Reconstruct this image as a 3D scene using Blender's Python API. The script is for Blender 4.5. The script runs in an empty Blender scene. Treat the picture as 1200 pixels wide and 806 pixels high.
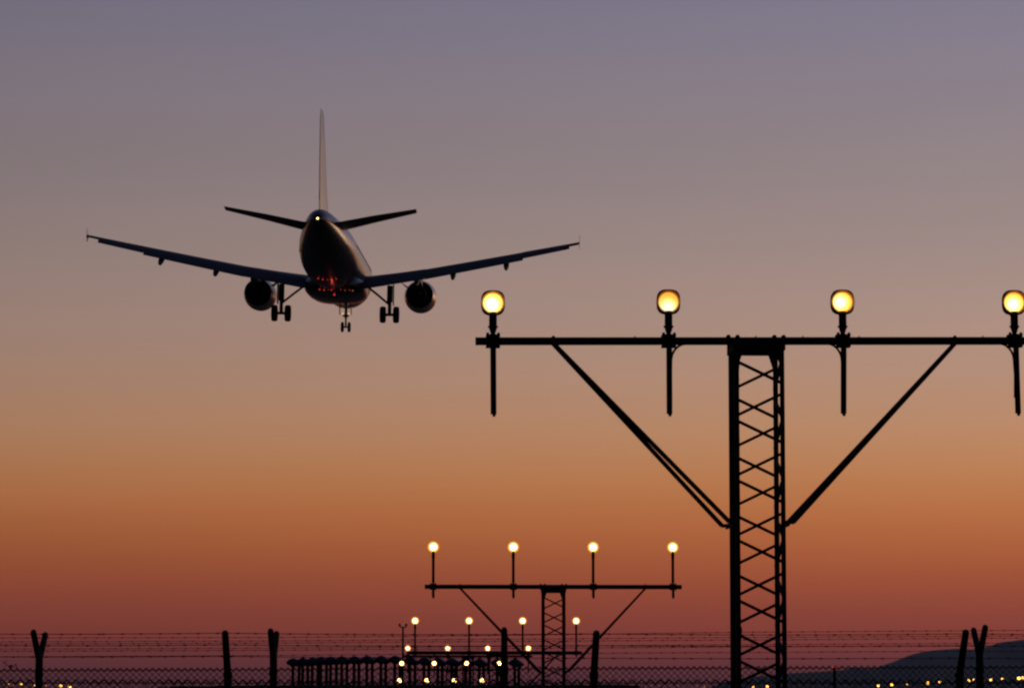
import bpy, math, random
from mathutils import Vector, Matrix, Euler
random.seed(7)
R = math.radians
scene = bpy.context.scene
COL = scene.collection

# ------------------------------------------------------------------ camera
F = 3810.0                       # focal length in pixels of a 1200-wide frame
EYE = 1.6
TILT = math.atan(409.0 / F)
cam_data = bpy.data.cameras.new('camera')
cam_data.sensor_width = 36.0
cam_data.lens = F / 1200.0 * 36.0
cam_data.clip_start = 0.5
cam_data.clip_end = 60000.0
cam = bpy.data.objects.new('camera', cam_data)
COL.objects.link(cam)
cam.location = (0, 0, EYE)
cam.rotation_euler = (math.pi / 2 + TILT, 0, 0)
scene.camera = cam
scene.cycles.pixel_filter_type = 'BLACKMAN_HARRIS'
scene.cycles.filter_width = 2.3
scene.cycles.max_bounces = 5
scene.cycles.use_denoising = True

scene.view_settings.view_transform = 'Standard'
scene.view_settings.look = 'None'
scene.view_settings.exposure = 0.0
scene.view_settings.gamma = 1.0

def P(px, py, Y):
    """world point at distance Y along +Y that the lens images at photo position (px, py)"""
    cx, cy = (px - 600.0) / F, (403.0 - py) / F
    ct, st = math.cos(TILT), math.sin(TILT)
    d = Vector((cx, ct - st * cy, st + ct * cy))
    k = Y / d.y
    return Vector((d.x * k, Y, EYE + d.z * k))

def lin(c):
    return tuple(((v / 255.0) / 12.92 if v / 255.0 <= 0.04045 else ((v / 255.0 + 0.055) / 1.055) ** 2.4) for v in c)

# ------------------------------------------------------------------ world: dusk sky
world = bpy.data.worlds.new('World')
scene.world = world
world.use_nodes = True
nt = world.node_tree
nt.nodes.clear()
wo = nt.nodes.new('ShaderNodeOutputWorld')
bg = nt.nodes.new('ShaderNodeBackground')
tc = nt.nodes.new('ShaderNodeTexCoord')
sep = nt.nodes.new('ShaderNodeSeparateXYZ')
nt.links.new(tc.outputs['Generated'], sep.inputs[0])
def wmath(op, a, b=None, clamp=False):
    n = nt.nodes.new('ShaderNodeMath'); n.operation = op; n.use_clamp = clamp
    for i, v in enumerate((a, b)):
        if v is None: continue
        if isinstance(v, (int, float)): n.inputs[i].default_value = v
        else: nt.links.new(v, n.inputs[i])
    return n.outputs[0]
zc = wmath('MAXIMUM', sep.outputs['Z'], 0.0)
fac = wmath('POWER', zc, 0.5)
ramp = nt.nodes.new('ShaderNodeValToRGB')
ramp.color_ramp.interpolation = 'B_SPLINE'
SKY = [  # photo row, colour seen there
    (812, (76, 43, 51)), (795, (86, 46, 51)), (778, (101, 51, 53)), (760, (120, 56, 51)), (742, (135, 62, 50)),
    (715, (146, 69, 49)), (680, (159, 79, 51)), (640, (173, 96, 55)), (600, (182, 109, 64)),
    (560, (187, 124, 79)), (520, (186, 134, 97)), (480, (182, 137, 108)), (430, (175, 139, 119)),
    (370, (168, 140, 128)), (290, (155, 135, 130)), (200, (144, 130, 131)), (100, (135, 124, 134)), (0, (126, 121, 138))]
stops = []
for y, c in SKY:
    el = TILT + math.atan((403 - y) / F)
    stops.append((math.sqrt(max(0, math.sin(el))), lin(c)))
stops += [(math.sqrt(math.sin(R(20))), lin((104, 106, 134))), (math.sqrt(math.sin(R(35))), lin((84, 92, 128))),
          (1.0, lin((58, 66, 100)))]
cr = ramp.color_ramp
cr.elements[0].position = stops[0][0]; cr.elements[0].color = (*stops[0][1], 1)
cr.elements[1].position = stops[-1][0]; cr.elements[1].color = (*stops[-1][1], 1)
for p, c in stops[1:-1]:
    e = cr.elements.new(p); e.color = (*c, 1)
nt.links.new(fac, ramp.inputs[0])
# the side of the sky away from the sunset: dim slate blue earth shadow
rampb = nt.nodes.new('ShaderNodeValToRGB')
eb = rampb.color_ramp.elements
eb[0].position = 0.0; eb[0].color = (*lin((14, 14, 20)), 1)
eb[1].position = 1.0; eb[1].color = (*lin((56, 64, 98)), 1)
e = eb.new(0.5); e.color = (*lin((30, 31, 46)), 1)
nt.links.new(fac, rampb.inputs[0])
# horizontal direction: 1 towards the afterglow (slightly right of straight ahead), 0 behind
glow = wmath('ADD', wmath('MULTIPLY', sep.outputs['Y'], 0.766), wmath('MULTIPLY', sep.outputs['X'], 0.643))
fall = wmath('MULTIPLY', wmath('MAXIMUM', glow, 0.25), 1.0 / 0.766)
mr = nt.nodes.new('ShaderNodeMapRange'); mr.interpolation_type = 'SMOOTHSTEP'
mr.inputs['From Min'].default_value = -0.70; mr.inputs['From Max'].default_value = 0.50
nt.links.new(glow, mr.inputs['Value'])
mix = nt.nodes.new('ShaderNodeMix'); mix.data_type = 'RGBA'
nt.links.new(mr.outputs[0], mix.inputs[0])
nt.links.new(rampb.outputs[0], mix.inputs[6])
wn = nt.nodes.new('ShaderNodeTexNoise'); wn.inputs['Scale'].default_value = 1.0; wn.inputs['Detail'].default_value = 3
wm = nt.nodes.new('ShaderNodeMapping'); wm.inputs['Scale'].default_value = (4, 4, 46); wm.inputs['Rotation'].default_value = (0, R(1.5), 0)
nt.links.new(tc.outputs['Generated'], wm.inputs[0]); nt.links.new(wm.outputs[0], wn.inputs['Vector'])
fall = wmath('MULTIPLY', fall, wmath('ADD', wmath('MULTIPLY', wn.outputs['Fac'], 0.10), 0.95))
sc_ = nt.nodes.new('ShaderNodeVectorMath'); sc_.operation = 'SCALE'
nt.links.new(ramp.outputs[0], sc_.inputs[0]); nt.links.new(fall, sc_.inputs['Scale'])
nt.links.new(sc_.outputs[0], mix.inputs[7])
nt.links.new(mix.outputs[2], bg.inputs[0])
bg.inputs[1].default_value = 1.0
nt.links.new(bg.outputs[0], wo.inputs[0])

# the last of the sun, below the hills: one weak, wide, warm lamp from the afterglow
sun_data = bpy.data.lights.new('sun', 'SUN')
sun_data.energy = 0.13; sun_data.angle = R(12); sun_data.color = (1.0, 0.62, 0.38)
sun = bpy.data.objects.new('sun', sun_data)
COL.objects.link(sun)
sun.rotation_euler = Vector((-0.55, -1.0, -0.06)).to_track_quat('-Z', 'Y').to_euler()

# ------------------------------------------------------------------ materials
MATS = {}
def mat(name, col, rough=0.6, metal=0.0, noise=0.0, nscale=8.0, col2=None, coat=0.0, bump=0.0):
    m = bpy.data.materials.new(name); m.use_nodes = True
    t = m.node_tree; b = t.nodes['Principled BSDF']
    b.inputs['Base Color'].default_value = (*col, 1)
    b.inputs['Roughness'].default_value = rough
    b.inputs['Metallic'].default_value = metal
    b.inputs['Coat Weight'].default_value = coat
    b.inputs['Coat Roughness'].default_value = 0.12
    if max(col) < 0.03: b.inputs['Specular IOR Level'].default_value = 0.12
    if noise or col2:
        c2 = col2 or tuple(v * (1 - noise) for v in col)
        tcn = t.nodes.new('ShaderNodeTexCoord'); n = t.nodes.new('ShaderNodeTexNoise')
        n.inputs['Scale'].default_value = nscale; n.inputs['Detail'].default_value = 5
        t.links.new(tcn.outputs['Object'], n.inputs['Vector'])
        mx = t.nodes.new('ShaderNodeMix'); mx.data_type = 'RGBA'
        mx.inputs[6].default_value = (*col, 1); mx.inputs[7].default_value = (*c2, 1)
        t.links.new(n.outputs['Fac'], mx.inputs[0]); t.links.new(mx.outputs[2], b.inputs['Base Color'])
        if bump:
            bp = t.nodes.new('ShaderNodeBump'); bp.inputs['Strength'].default_value = bump
            t.links.new(n.outputs['Fac'], bp.inputs['Height']); t.links.new(bp.outputs[0], b.inputs['Normal'])
    MATS[name] = m
    return m
def emit(name, col, s):
    m = bpy.data.materials.new(name); m.use_nodes = True
    b = m.node_tree.nodes['Principled BSDF']
    b.inputs['Base Color'].default_value = (0.02, 0.02, 0.02, 1)
    b.inputs['Emission Color'].default_value = (*col, 1); b.inputs['Emission Strength'].default_value = s
    MATS[name] = m
    return m
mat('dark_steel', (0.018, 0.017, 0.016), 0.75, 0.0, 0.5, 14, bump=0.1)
mat('lamp_casing', (0.022, 0.020, 0.018), 0.55, 0.0, 0.4, 20)
mat('bezel_orange', (0.60, 0.30, 0.12), 0.5, 0.0, 0.3, 20)  # orange base puts the warm lens glow on the rim into the colour
mat('cable_rubber', (0.015, 0.015, 0.015), 0.8, noise=0.3)
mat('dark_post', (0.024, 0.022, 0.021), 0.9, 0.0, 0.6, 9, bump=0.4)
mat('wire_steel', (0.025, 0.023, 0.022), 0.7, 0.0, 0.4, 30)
mat('grass_ground', (0.045, 0.050, 0.025), 0.95, 0, 0, 0.4, col2=(0.03, 0.028, 0.015), bump=0.5)
mat('grass_blade', (0.040, 0.045, 0.020), 0.9, 0, 0, 2, col2=(0.06, 0.05, 0.025))
mat('hill_scrub', (0.060, 0.065, 0.050), 0.95, 0, 0, 0.004, col2=(0.10, 0.09, 0.07))
mat('blue_radome', (0.028, 0.045, 0.095), 0.55, 0, 0.3, 4)
mat('weed', (0.035, 0.035, 0.02), 0.9, noise=0.4)
mat('wing_grey', (0.040, 0.042, 0.052), 0.5, 0.0, 0.25, 1.5)
mat('dark_paint', (0.012, 0.013, 0.022), 0.35, 0.0, 0.3, 1.5, coat=0.3)
mat('white_paint', (0.50, 0.48, 0.47), 0.4, 0.0, 0.12, 1.2, coat=0.4)
mat('metal_nacelle', (0.85, 0.66, 0.46), 0.32, 0.35, 0.2, 3, coat=0.3)
mat('exhaust_metal', (0.02, 0.018, 0.017), 0.7, 0.1, 0.4, 5)
mat('gear_metal', (0.10, 0.10, 0.10), 0.5, 0.5, 0.4, 8)
mat('tyre', (0.012, 0.012, 0.012), 0.85, 0, 0.3, 8)
mat('window_glass', (0.02, 0.02, 0.025), 0.15, 0, 0.2, 3)
emit('tail_light', (1.0, 0.85, 0.30), 3.5)
emit('belly_red', (1.0, 0.05, 0.03), 0.8)
emit('amber_glint', (1.0, 0.35, 0.08), 0.5)  # glow of the added belly glints
emit('gear_glint', (1.0, 0.62, 0.25), 0.8)
emit('far_lamp', (1.0, 0.50, 0.08), 4.0)
emit('far_lamp_dim', (1.0, 0.36, 0.08), 1.2)
emit('red_lamp', (1.0, 0.06, 0.05), 0.7)

def lens_mat(name, hot, spread, strength):
    """sealed beam lens: prismatic glass over a filament, the hottest part white, the rest yellow"""
    m = bpy.data.materials.new(name); m.use_nodes = True
    t = m.node_tree; b = t.nodes['Principled BSDF']
    b.inputs['Base Color'].default_value = (0.3, 0.25, 0.2, 1); b.inputs['Roughness'].default_value = 0.2
    tcn = t.nodes.new('ShaderNodeTexCoord')
    vm = t.nodes.new('ShaderNodeVectorMath'); vm.operation = 'DISTANCE'
    vm.inputs[1].default_value = (hot[0], 0, hot[1])
    mp = t.nodes.new('ShaderNodeMapping'); mp.inputs['Scale'].default_value = (1, 0, 1)
    t.links.new(tcn.outputs['Object'], mp.inputs[0]); t.links.new(mp.outputs[0], vm.inputs[0])
    wv = t.nodes.new('ShaderNodeTexWave'); wv.bands_direction = 'Z'
    wv.inputs['Scale'].default_value = 26; wv.inputs['Distortion'].default_value = 2.5; wv.inputs['Detail'].default_value = 3
    t.links.new(tcn.outputs['Object'], wv.inputs['Vector'])
    ad = t.nodes.new('ShaderNodeMath'); ad.operation = 'MULTIPLY_ADD'
    ad.inputs[1].default_value = 0.034; t.links.new(wv.outputs['Fac'], ad.inputs[0]); t.links.new(vm.outputs['Value'], ad.inputs[2])
    r = t.nodes.new('ShaderNodeMapRange'); r.inputs['From Min'].default_value = spread * 0.35; r.inputs['From Max'].default_value = spread
    t.links.new(ad.outputs[0], r.inputs['Value'])
    c = t.nodes.new('ShaderNodeValToRGB')
    c.color_ramp.elements[0].color = (1.0, 0.90, 0.60, 1)
    c.color_ramp.elements[1].color = (0.80, 0.30, 0.03, 1)
    e = c.color_ramp.elements.new(0.5); e.color = (1.0, 0.64, 0.10, 1)
    t.links.new(r.outputs[0], c.inputs[0]); t.links.new(c.outputs[0], b.inputs['Emission Color'])
    b.inputs['Emission Strength'].default_value = strength
    MATS[name] = m
lens_mat('lens_a', (-0.01, -0.015), 0.120, 2.6)
lens_mat('lens_b', (-0.005, -0.055), 0.135, 1.5)
lens_mat('lens_c', (-0.02, -0.005), 0.110, 2.1)
lens_mat('lens_d', (-0.01, -0.02), 0.112, 2.2)

def beam_mat(name, core, edge_r, strength):
    """sealed beam lens seen from far: white hot middle, glare halo painted as an amber rim"""
    m = bpy.data.materials.new(name); m.use_nodes = True
    t = m.node_tree; b = t.nodes['Principled BSDF']
    b.inputs['Base Color'].default_value = (0.3, 0.25, 0.2, 1)
    tcn = t.nodes.new('ShaderNodeTexCoord'); mp = t.nodes.new('ShaderNodeMapping'); mp.inputs['Scale'].default_value = (1, 0, 1)
    ln = t.nodes.new('ShaderNodeVectorMath'); ln.operation = 'LENGTH'
    t.links.new(tcn.outputs['Object'], mp.inputs[0]); t.links.new(mp.outputs[0], ln.inputs[0])
    r = t.nodes.new('ShaderNodeMapRange'); r.inputs['From Min'].default_value = core; r.inputs['From Max'].default_value = edge_r
    t.links.new(ln.outputs['Value'], r.inputs['Value'])
    c = t.nodes.new('ShaderNodeValToRGB'); c.color_ramp.interpolation = 'EASE'
    c.color_ramp.elements[0].color = (1.0, 0.66, 0.26, 1)
    c.color_ramp.elements[1].color = (0.050, 0.016, 0.0030, 1)
    e = c.color_ramp.elements.new(0.34); e.color = (0.19, 0.078, 0.012, 1)
    t.links.new(r.outputs[0], c.inputs[0]); t.links.new(c.outputs[0], b.inputs['Emission Color'])
    b.inputs['Emission Strength'].default_value = strength
    MATS[name] = m
beam_mat('row_lamp', 0.052, 0.116, 8.0)
beam_mat('row_lamp_far', 0.044, 0.116, 9.0)
beam_mat('row_lamp_last', 0.050, 0.125, 26.0)

# ------------------------------------------------------------------ mesh helpers
class MB:
    def __init__(s): s.v = []; s.f = []
    def add(s, vs, fs):
        o = len(s.v); s.v += [tuple(v) for v in vs]; s.f += [tuple(i + o for i in f) for f in fs]
    def box(s, c, d, rot=None, taper=1.0):
        c = Vector(c); m = rot or Matrix.Identity(3)
        vs = []
        for z in (-1, 1):
            k = taper if z > 0 else 1.0
            for x, y in ((-1, -1), (1, -1), (1, 1), (-1, 1)):
                vs.append(c + m @ Vector((x * d[0] / 2 * k, y * d[1] / 2 * k, z * d[2] / 2)))
        s.add(vs, [(0, 3, 2, 1), (4, 5, 6, 7), (0, 1, 5, 4), (1, 2, 6, 5), (2, 3, 7, 6), (3, 0, 4, 7)])
        return s
    def tube(s, pts, rad, n=8, caps=True, phase=0.0):
        pts = [Vector(p) for p in pts]
        if isinstance(rad, (int, float)): rad = [rad] * len(pts)
        o = len(s.v)
        t0 = (pts[1] - pts[0]).normalized()
        ref = Vector((0, 1, 0)) if abs(t0.y) < 0.9 else Vector((1, 0, 0))
        for i, p in enumerate(pts):
            t = (pts[min(i + 1, len(pts) - 1)] - pts[max(i - 1, 0)]).normalized()
            u = t.cross(ref).normalized(); w = t.cross(u).normalized()
            for k in range(n):
                a = 2 * math.pi * k / n + phase
                s.v.append(tuple(p + u * math.cos(a) * rad[i] + w * math.sin(a) * rad[i]))
        for i in range(len(pts) - 1):
            for k in range(n):
                a, b = o + i * n + k, o + i * n + (k + 1) % n
                s.f.append((a, b, b + n, a + n))
        if caps:
            s.f.append(tuple(o + k for k in range(n))[::-1])
            s.f.append(tuple(o + (len(pts) - 1) * n + k for k in range(n)))
        return s
    def beam(s, a, b, w):
        return s.tube([a, b], w * 0.7071, 4, True, math.pi / 4)
    def loft(s, rings, close=True, caps=True):
        o = len(s.v); n = len(rings[0])
        for r in rings: s.v += [tuple(p) for p in r]
        for i in range(len(rings) - 1):
            for k in range(n if close else n - 1):
                a, b = o + i * n + k, o + i * n + (k + 1) % n
                s.f.append((a, b, b + n, a + n))
        if caps:
            s.f.append(tuple(o + k for k in range(n))[::-1])
            s.f.append(tuple(o + (len(rings) - 1) * n + k for k in range(n)))
        return s
    def ball(s, c, r, seg=10, rings=6, sc=(1, 1, 1)):
        c = Vector(c); rr = []
        for i in range(rings + 1):
            a = math.pi * i / rings
            q = max(math.sin(a), 0.02)
            rr.append([c + Vector((q * math.cos(2 * math.pi * k / seg) * sc[0], q * math.sin(2 * math.pi * k / seg) * sc[1], math.cos(a) * sc[2])) * r for k in range(seg)])
        return s.loft(rr)
    def mesh(s, name, smooth=False):
        me = bpy.data.meshes.new(name); me.from_pydata(s.v, [], s.f); me.update()
        if smooth:
            for p in me.polygons: p.use_smooth = True
            me.set_sharp_from_angle(angle=R(40))
        import bmesh
        bm = bmesh.new(); bm.from_mesh(me); bmesh.ops.recalc_face_normals(bm, faces=bm.faces); bm.to_mesh(me); bm.free()
        return me
    def build(s, name, m, parent=None, smooth=False, loc=None):
        me = s.mesh(name, smooth); me.materials.append(MATS[m] if isinstance(m, str) else m)
        return link(name, me, parent, loc)
def link(name, me, parent=None, loc=None):
    o = bpy.data.objects.new(name, me); COL.objects.link(o)
    if parent: o.parent = parent
    if loc is not None: o.location = loc
    return o
def tag(o, label=None, cat=None, group=None, kind=None):
    if label: o['label'] = label
    if cat: o['category'] = cat
    if group: o['group'] = group
    if kind: o['kind'] = kind
    return o
def empty(name, loc, rz=0.0):
    o = bpy.data.objects.new(name, None); COL.objects.link(o)
    o.location = loc; o.rotation_euler = (0, 0, rz); o.empty_display_size = 0.3
    return o
def copy_tree(o, parent=None):
    c = o.copy(); COL.objects.link(c)
    if parent: c.parent = parent
    for ch in list(o.children): copy_tree(ch, c)
    return c

# ------------------------------------------------------------------ ground and hills
def fnoise(x, y):
    return (math.sin(x * 1.7 + y * 0.9) + math.sin(x * 3.1 - y * 2.3 + 1.3) * 0.6 + math.sin(x * 6.7 + y * 5.1 + 2.1) * 0.35) / 1.95
def heightfield(name, x0, x1, nx, y0, y1, ny, h, m, smooth=True):
    b = MB()
    for j in range(ny + 1):
        for i in range(nx + 1):
            x = x0 + (x1 - x0) * i / nx; y = y0 + (y1 - y0) * j / ny
            b.v.append((x, y, h(x, y)))
    for j in range(ny):
        for i in range(nx):
            a = j * (nx + 1) + i
            b.f.append((a, a + 1, a + nx + 2, a + nx + 1))
    return b.build(name, m, None, smooth)
gr = MB(); gr.add([(-25000, -3000, 0), (25000, -3000, 0), (25000, 30000, 0), (-25000, 30000, 0)], [(0, 1, 2, 3)])
tag(gr.build('ground', 'grass_ground'), kind='structure')

HP1 = [(815, 812), (830, 806), (839, 801), (850, 797), (861, 793), (880, 791), (905, 789), (924, 787), (960, 785), (991, 782.5), (1000, 780),
       (1008, 782), (1038, 779), (1060, 778), (1100, 779), (1160, 777), (1240, 778), (1400, 785), (1700, 800), (2100, 812)]
HP2 = [(985, 812), (1010, 795), (1030, 782), (1040, 776.7), (1053, 772), (1067, 766), (1080, 762.4), (1093, 760.7), (1116, 759), (1125, 759.6), (1136, 760.5),
       (1148, 758.5), (1156, 756.7), (1160, 754.8), (1173, 751.3), (1187, 749.6), (1200, 748.7), (1260, 744), (1350, 740), (1500, 745), (1800, 765), (2300, 812)]
def prof(tab, px):
    if px <= tab[0][0] or px >= tab[-1][0]: return 0.0
    for (a, ya), (b, yb) in zip(tab, tab[1:]):
        if a <= px <= b:
            return 812 - (ya + (yb - ya) * (px - a) / (b - a))
def ridge(tab, D, width):
    def h(x, y):
        px = 600 + x / D * F
        k = math.exp(-((y - D) / width) ** 2)
        z = prof(tab, px) / F * D
        z *= 1 + 0.012 * fnoise(x / 40.0, y / 60.0)
        return z * k * (1 - 0.10 * (1 - k) * (0.5 + 0.5 * fnoise(x / 160.0, y / 230.0))) - 0.6
    return h
D1, D2 = 5200.0, 8200.0
tag(heightfield('foothill', 250, 2100, 260, D1 - 1100, D1 + 1100, 44, ridge(HP1, D1, 430), 'hill_scrub'), kind='structure')
tag(heightfield('hill', 750, 3800, 260, D2 - 1600, D2 + 1600, 48, ridge(HP2, D2, 650), 'hill_scrub'), kind='structure')

# grassy bank behind the fence
BY = 52.0
bx0, bx1 = P(178, 800, BY).x, P(766, 800, BY).x
def bank_h(x, y):
    t = (x - bx0) / (bx1 - bx0)
    px = 178 + t * 588
    edge = min(1.0, max(0.0, (x - bx0) / 0.10)) * min(1.0, max(0.0, (bx1 - x) / 0.22))
    top = 802.6 - 2.2 * min(1, max(0, (px - 185) / 150.0))
    z = P(px, top, BY).z + 0.012 * fnoise(x * 6, y * 6)
    w = max(0.0, 1 - abs(y - BY) / 1.7) ** 0.6
    return z * w * edge - 0.02
tag(heightfield('grass_bank', bx0 - 0.4, bx1 + 0.6, 150, BY - 1.75, BY + 1.75, 16, bank_h, 'grass_ground'), kind='structure')
g = MB()
for i in range(1500):
    x = random.uniform(bx0 + 0.1, bx1 - 0.15); y = BY + random.uniform(-0.35, 0.35)
    z = bank_h(x, y); hh = random.uniform(0.015, 0.05) * (2.0 if random.random() < 0.02 else 1)
    dx, dy = random.uniform(-0.02, 0.02), random.uniform(-0.02, 0.02); w = 0.006
    g.add([(x - w, y, z - 0.02), (x + w, y, z - 0.02), (x + dx, y + dy, z + hh), (x, y + w, z - 0.02)], [(0, 1, 2), (1, 3, 2), (3, 0, 2)])
tag(g.build('grass', 'grass_blade'), 'short grass blades along the top of the dark bank', 'grass', kind='stuff')

# ------------------------------------------------------------------ approach light gantries
RW = math.atan(152.0 / F)        # the approach line heads this far to the left
_c = {}
def cached(key, fn):
    if key not in _c: _c[key] = fn()
    return _c[key]
def lamp_assembly(parent, x, z, lamp_h, hang, lens, lamp_scale=1.0, cable=0, lean=0.0, thin=False):
    """one approach lamp clamped to the bar; local frame: x along the bar, y away from the viewer"""
    zl = lamp_h - 0.10 * lamp_scale
    nk = 0.026 if thin else 0.034
    b = MB()
    b.tube([(0, 0, -0.02), (0, 0, 0.075)], 0.021, 10)
    b.tube([(0, 0, 0.075), (0, 0, 0.125), (0, 0, 0.128)], [0.024, nk + 0.004, nk], 12)
    b.tube([(0, 0, 0.128), (0, 0, zl + 0.02)], nk, 12)
    b.tube([(0, 0, 0.118), (0, 0, 0.132)], 0.044 if not thin else 0.028, 8)
    if thin: b.tube([(0, 0, zl - 0.12), (0, 0, zl)], 0.030, 10)
    pole = b.build('lamp_pole', 'dark_steel', parent, True, (x, 0, z))
    h = MB()
    h.tube([(0, -0.052, -0.01), (lean * 0.5, -0.052, -hang * 0.5), (lean, -0.052, -hang)], 0.0255, 10)
    h.tube([(lean + 0.004, -0.052, -hang), (lean + 0.004, -0.052, -hang - 0.022)], [0.017, 0.011], 8)
    h.build('hanging_pole', 'dark_steel', pole, True)
    c = MB()
    for s in (-1, 1):
        c.box((0, 0.0, s * 0.046), (0.120, 0.13, 0.018))
        for k in (-1, 1):
            c.tube([(k * 0.047, -0.045, -0.062 if s < 0 else 0.03), (k * 0.047, -0.045, -0.03 if s < 0 else 0.070)], 0.012, 6)
    c.box((0, -0.02, 0), (0.075, 0.11, 0.085))
    c.build('clamp', 'dark_steel', pole)
    L = lamp_scale
    def housing():
        q = MB(); rings = []
        for y, r, sq in ((0.0, 0.104, 0.5), (-0.004, 0.108, 0.5), (0.03, 0.106, 0.5), (0.085, 0.090, 0.6), (0.13, 0.06, 0.8), (0.15, 0.02, 1)):
            ring = []
            for k in range(28):
                a = 2 * math.pi * k / 28
                e = 0.68 if sq < 0.6 else 0.9
                cx, cz = math.copysign(abs(math.cos(a)) ** e, math.cos(a)), math.copysign(abs(math.sin(a)) ** e, math.sin(a))
                ring.append((cx * r * 0.96, y, cz * r * 1.02))
            rings.append(ring)
        rings = [[(v[0] * 0.80, -0.004, v[2] * 0.80) for v in rings[0]]] + [rings[1]] + rings[2:]
        q.loft(rings)
        q.box((0, 0.03, -0.100), (0.055, 0.05, 0.03))
        me = q.mesh('lamp_housing', True); me.materials.append(MATS['lamp_casing']); return me
    ho = link('lamp_housing', cached('housing', housing), pole, (0, 0, lamp_h)); ho.scale = (L, L, L)
    def lensme():
        q = MB(); rings = []
        k_ = 0.118 / 0.086 if lens.startswith('row') else 0.97  # far lenses widened to carry the painted glare halo
        for r, y in ((0.086 * k_, -0.006), (0.084 * k_, -0.012), (0.065, -0.018), (0.035, -0.022), (0.004, -0.023)):
            rings.append([(r * math.cos(2 * math.pi * k / 28), y, r * math.sin(2 * math.pi * k / 28)) for k in range(28)])
        q.loft(rings); me = q.mesh('lamp_lens', True); return me
    me = lensme(); me.materials.append(MATS[lens])
    lo = link('lamp_lens', me, pole, (0, 0, lamp_h)); lo.scale = (L, L, L)
    if not lens.startswith('row'):
        def bez():
            q = MB()
            q.loft([[(r * math.cos(2 * math.pi * k / 32), y, r * math.sin(2 * math.pi * k / 32)) for k in range(32)] for r, y in ((0.0838, -0.004), (0.0975, -0.036), (0.101, -0.036), (0.103, -0.004))], caps=False)
            me = q.mesh('bezel', True); me.materials.append(MATS['bezel_orange']); return me
        link('bezel', cached('bezel', bez), pole, (0, 0, lamp_h))
    if cable:
        cb = MB(); pts = []
        for k in range(9):
            t = k / 8.0 * math.pi / 2
            pts.append((cable * (0.018 + 0.13 * (1 - math.sin(t))) if True else 0, -0.045, -0.028 - 0.15 * (1 - math.cos(t))))
        pts.append((cable * 0.014, -0.06, -0.30)); pts.append((cable * 0.016, -0.055, -0.5))
        cb.tube(pts, 0.010, 6); cb.build('cable', 'cable_rubber', pole, True)
    return pole

HY = 0.235
def zig(z0, z1, half, face, step, w, gapa, gapb, phase):
    """zigzag braces of one face of a lattice mast: list of (a, b)"""
    out = []; z = z0; k = phase
    while z > z1:
        sgn = 1 if k % 2 == 0 else -1
        a = (-half * sgn, z); b = (half * sgn, z - step)
        out.append((a, b)); z -= step + (gapa if k % 2 == 0 else gapb); k += 1
    segs = []
    for (x0, za), (x1, zb) in out:
        if face == 'front': segs.append(((x0, -HY, za), (x1, -HY, zb)))
        elif face == 'back': segs.append(((x0, HY, za), (x1, HY, zb)))
        elif face == 'left': segs.append(((-half, x0 * HY / half, za), (-half, x1 * HY / half, zb)))
        else: segs.append(((half, x0 * HY / half, za), (half, x1 * HY / half, zb)))
    return segs

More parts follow.
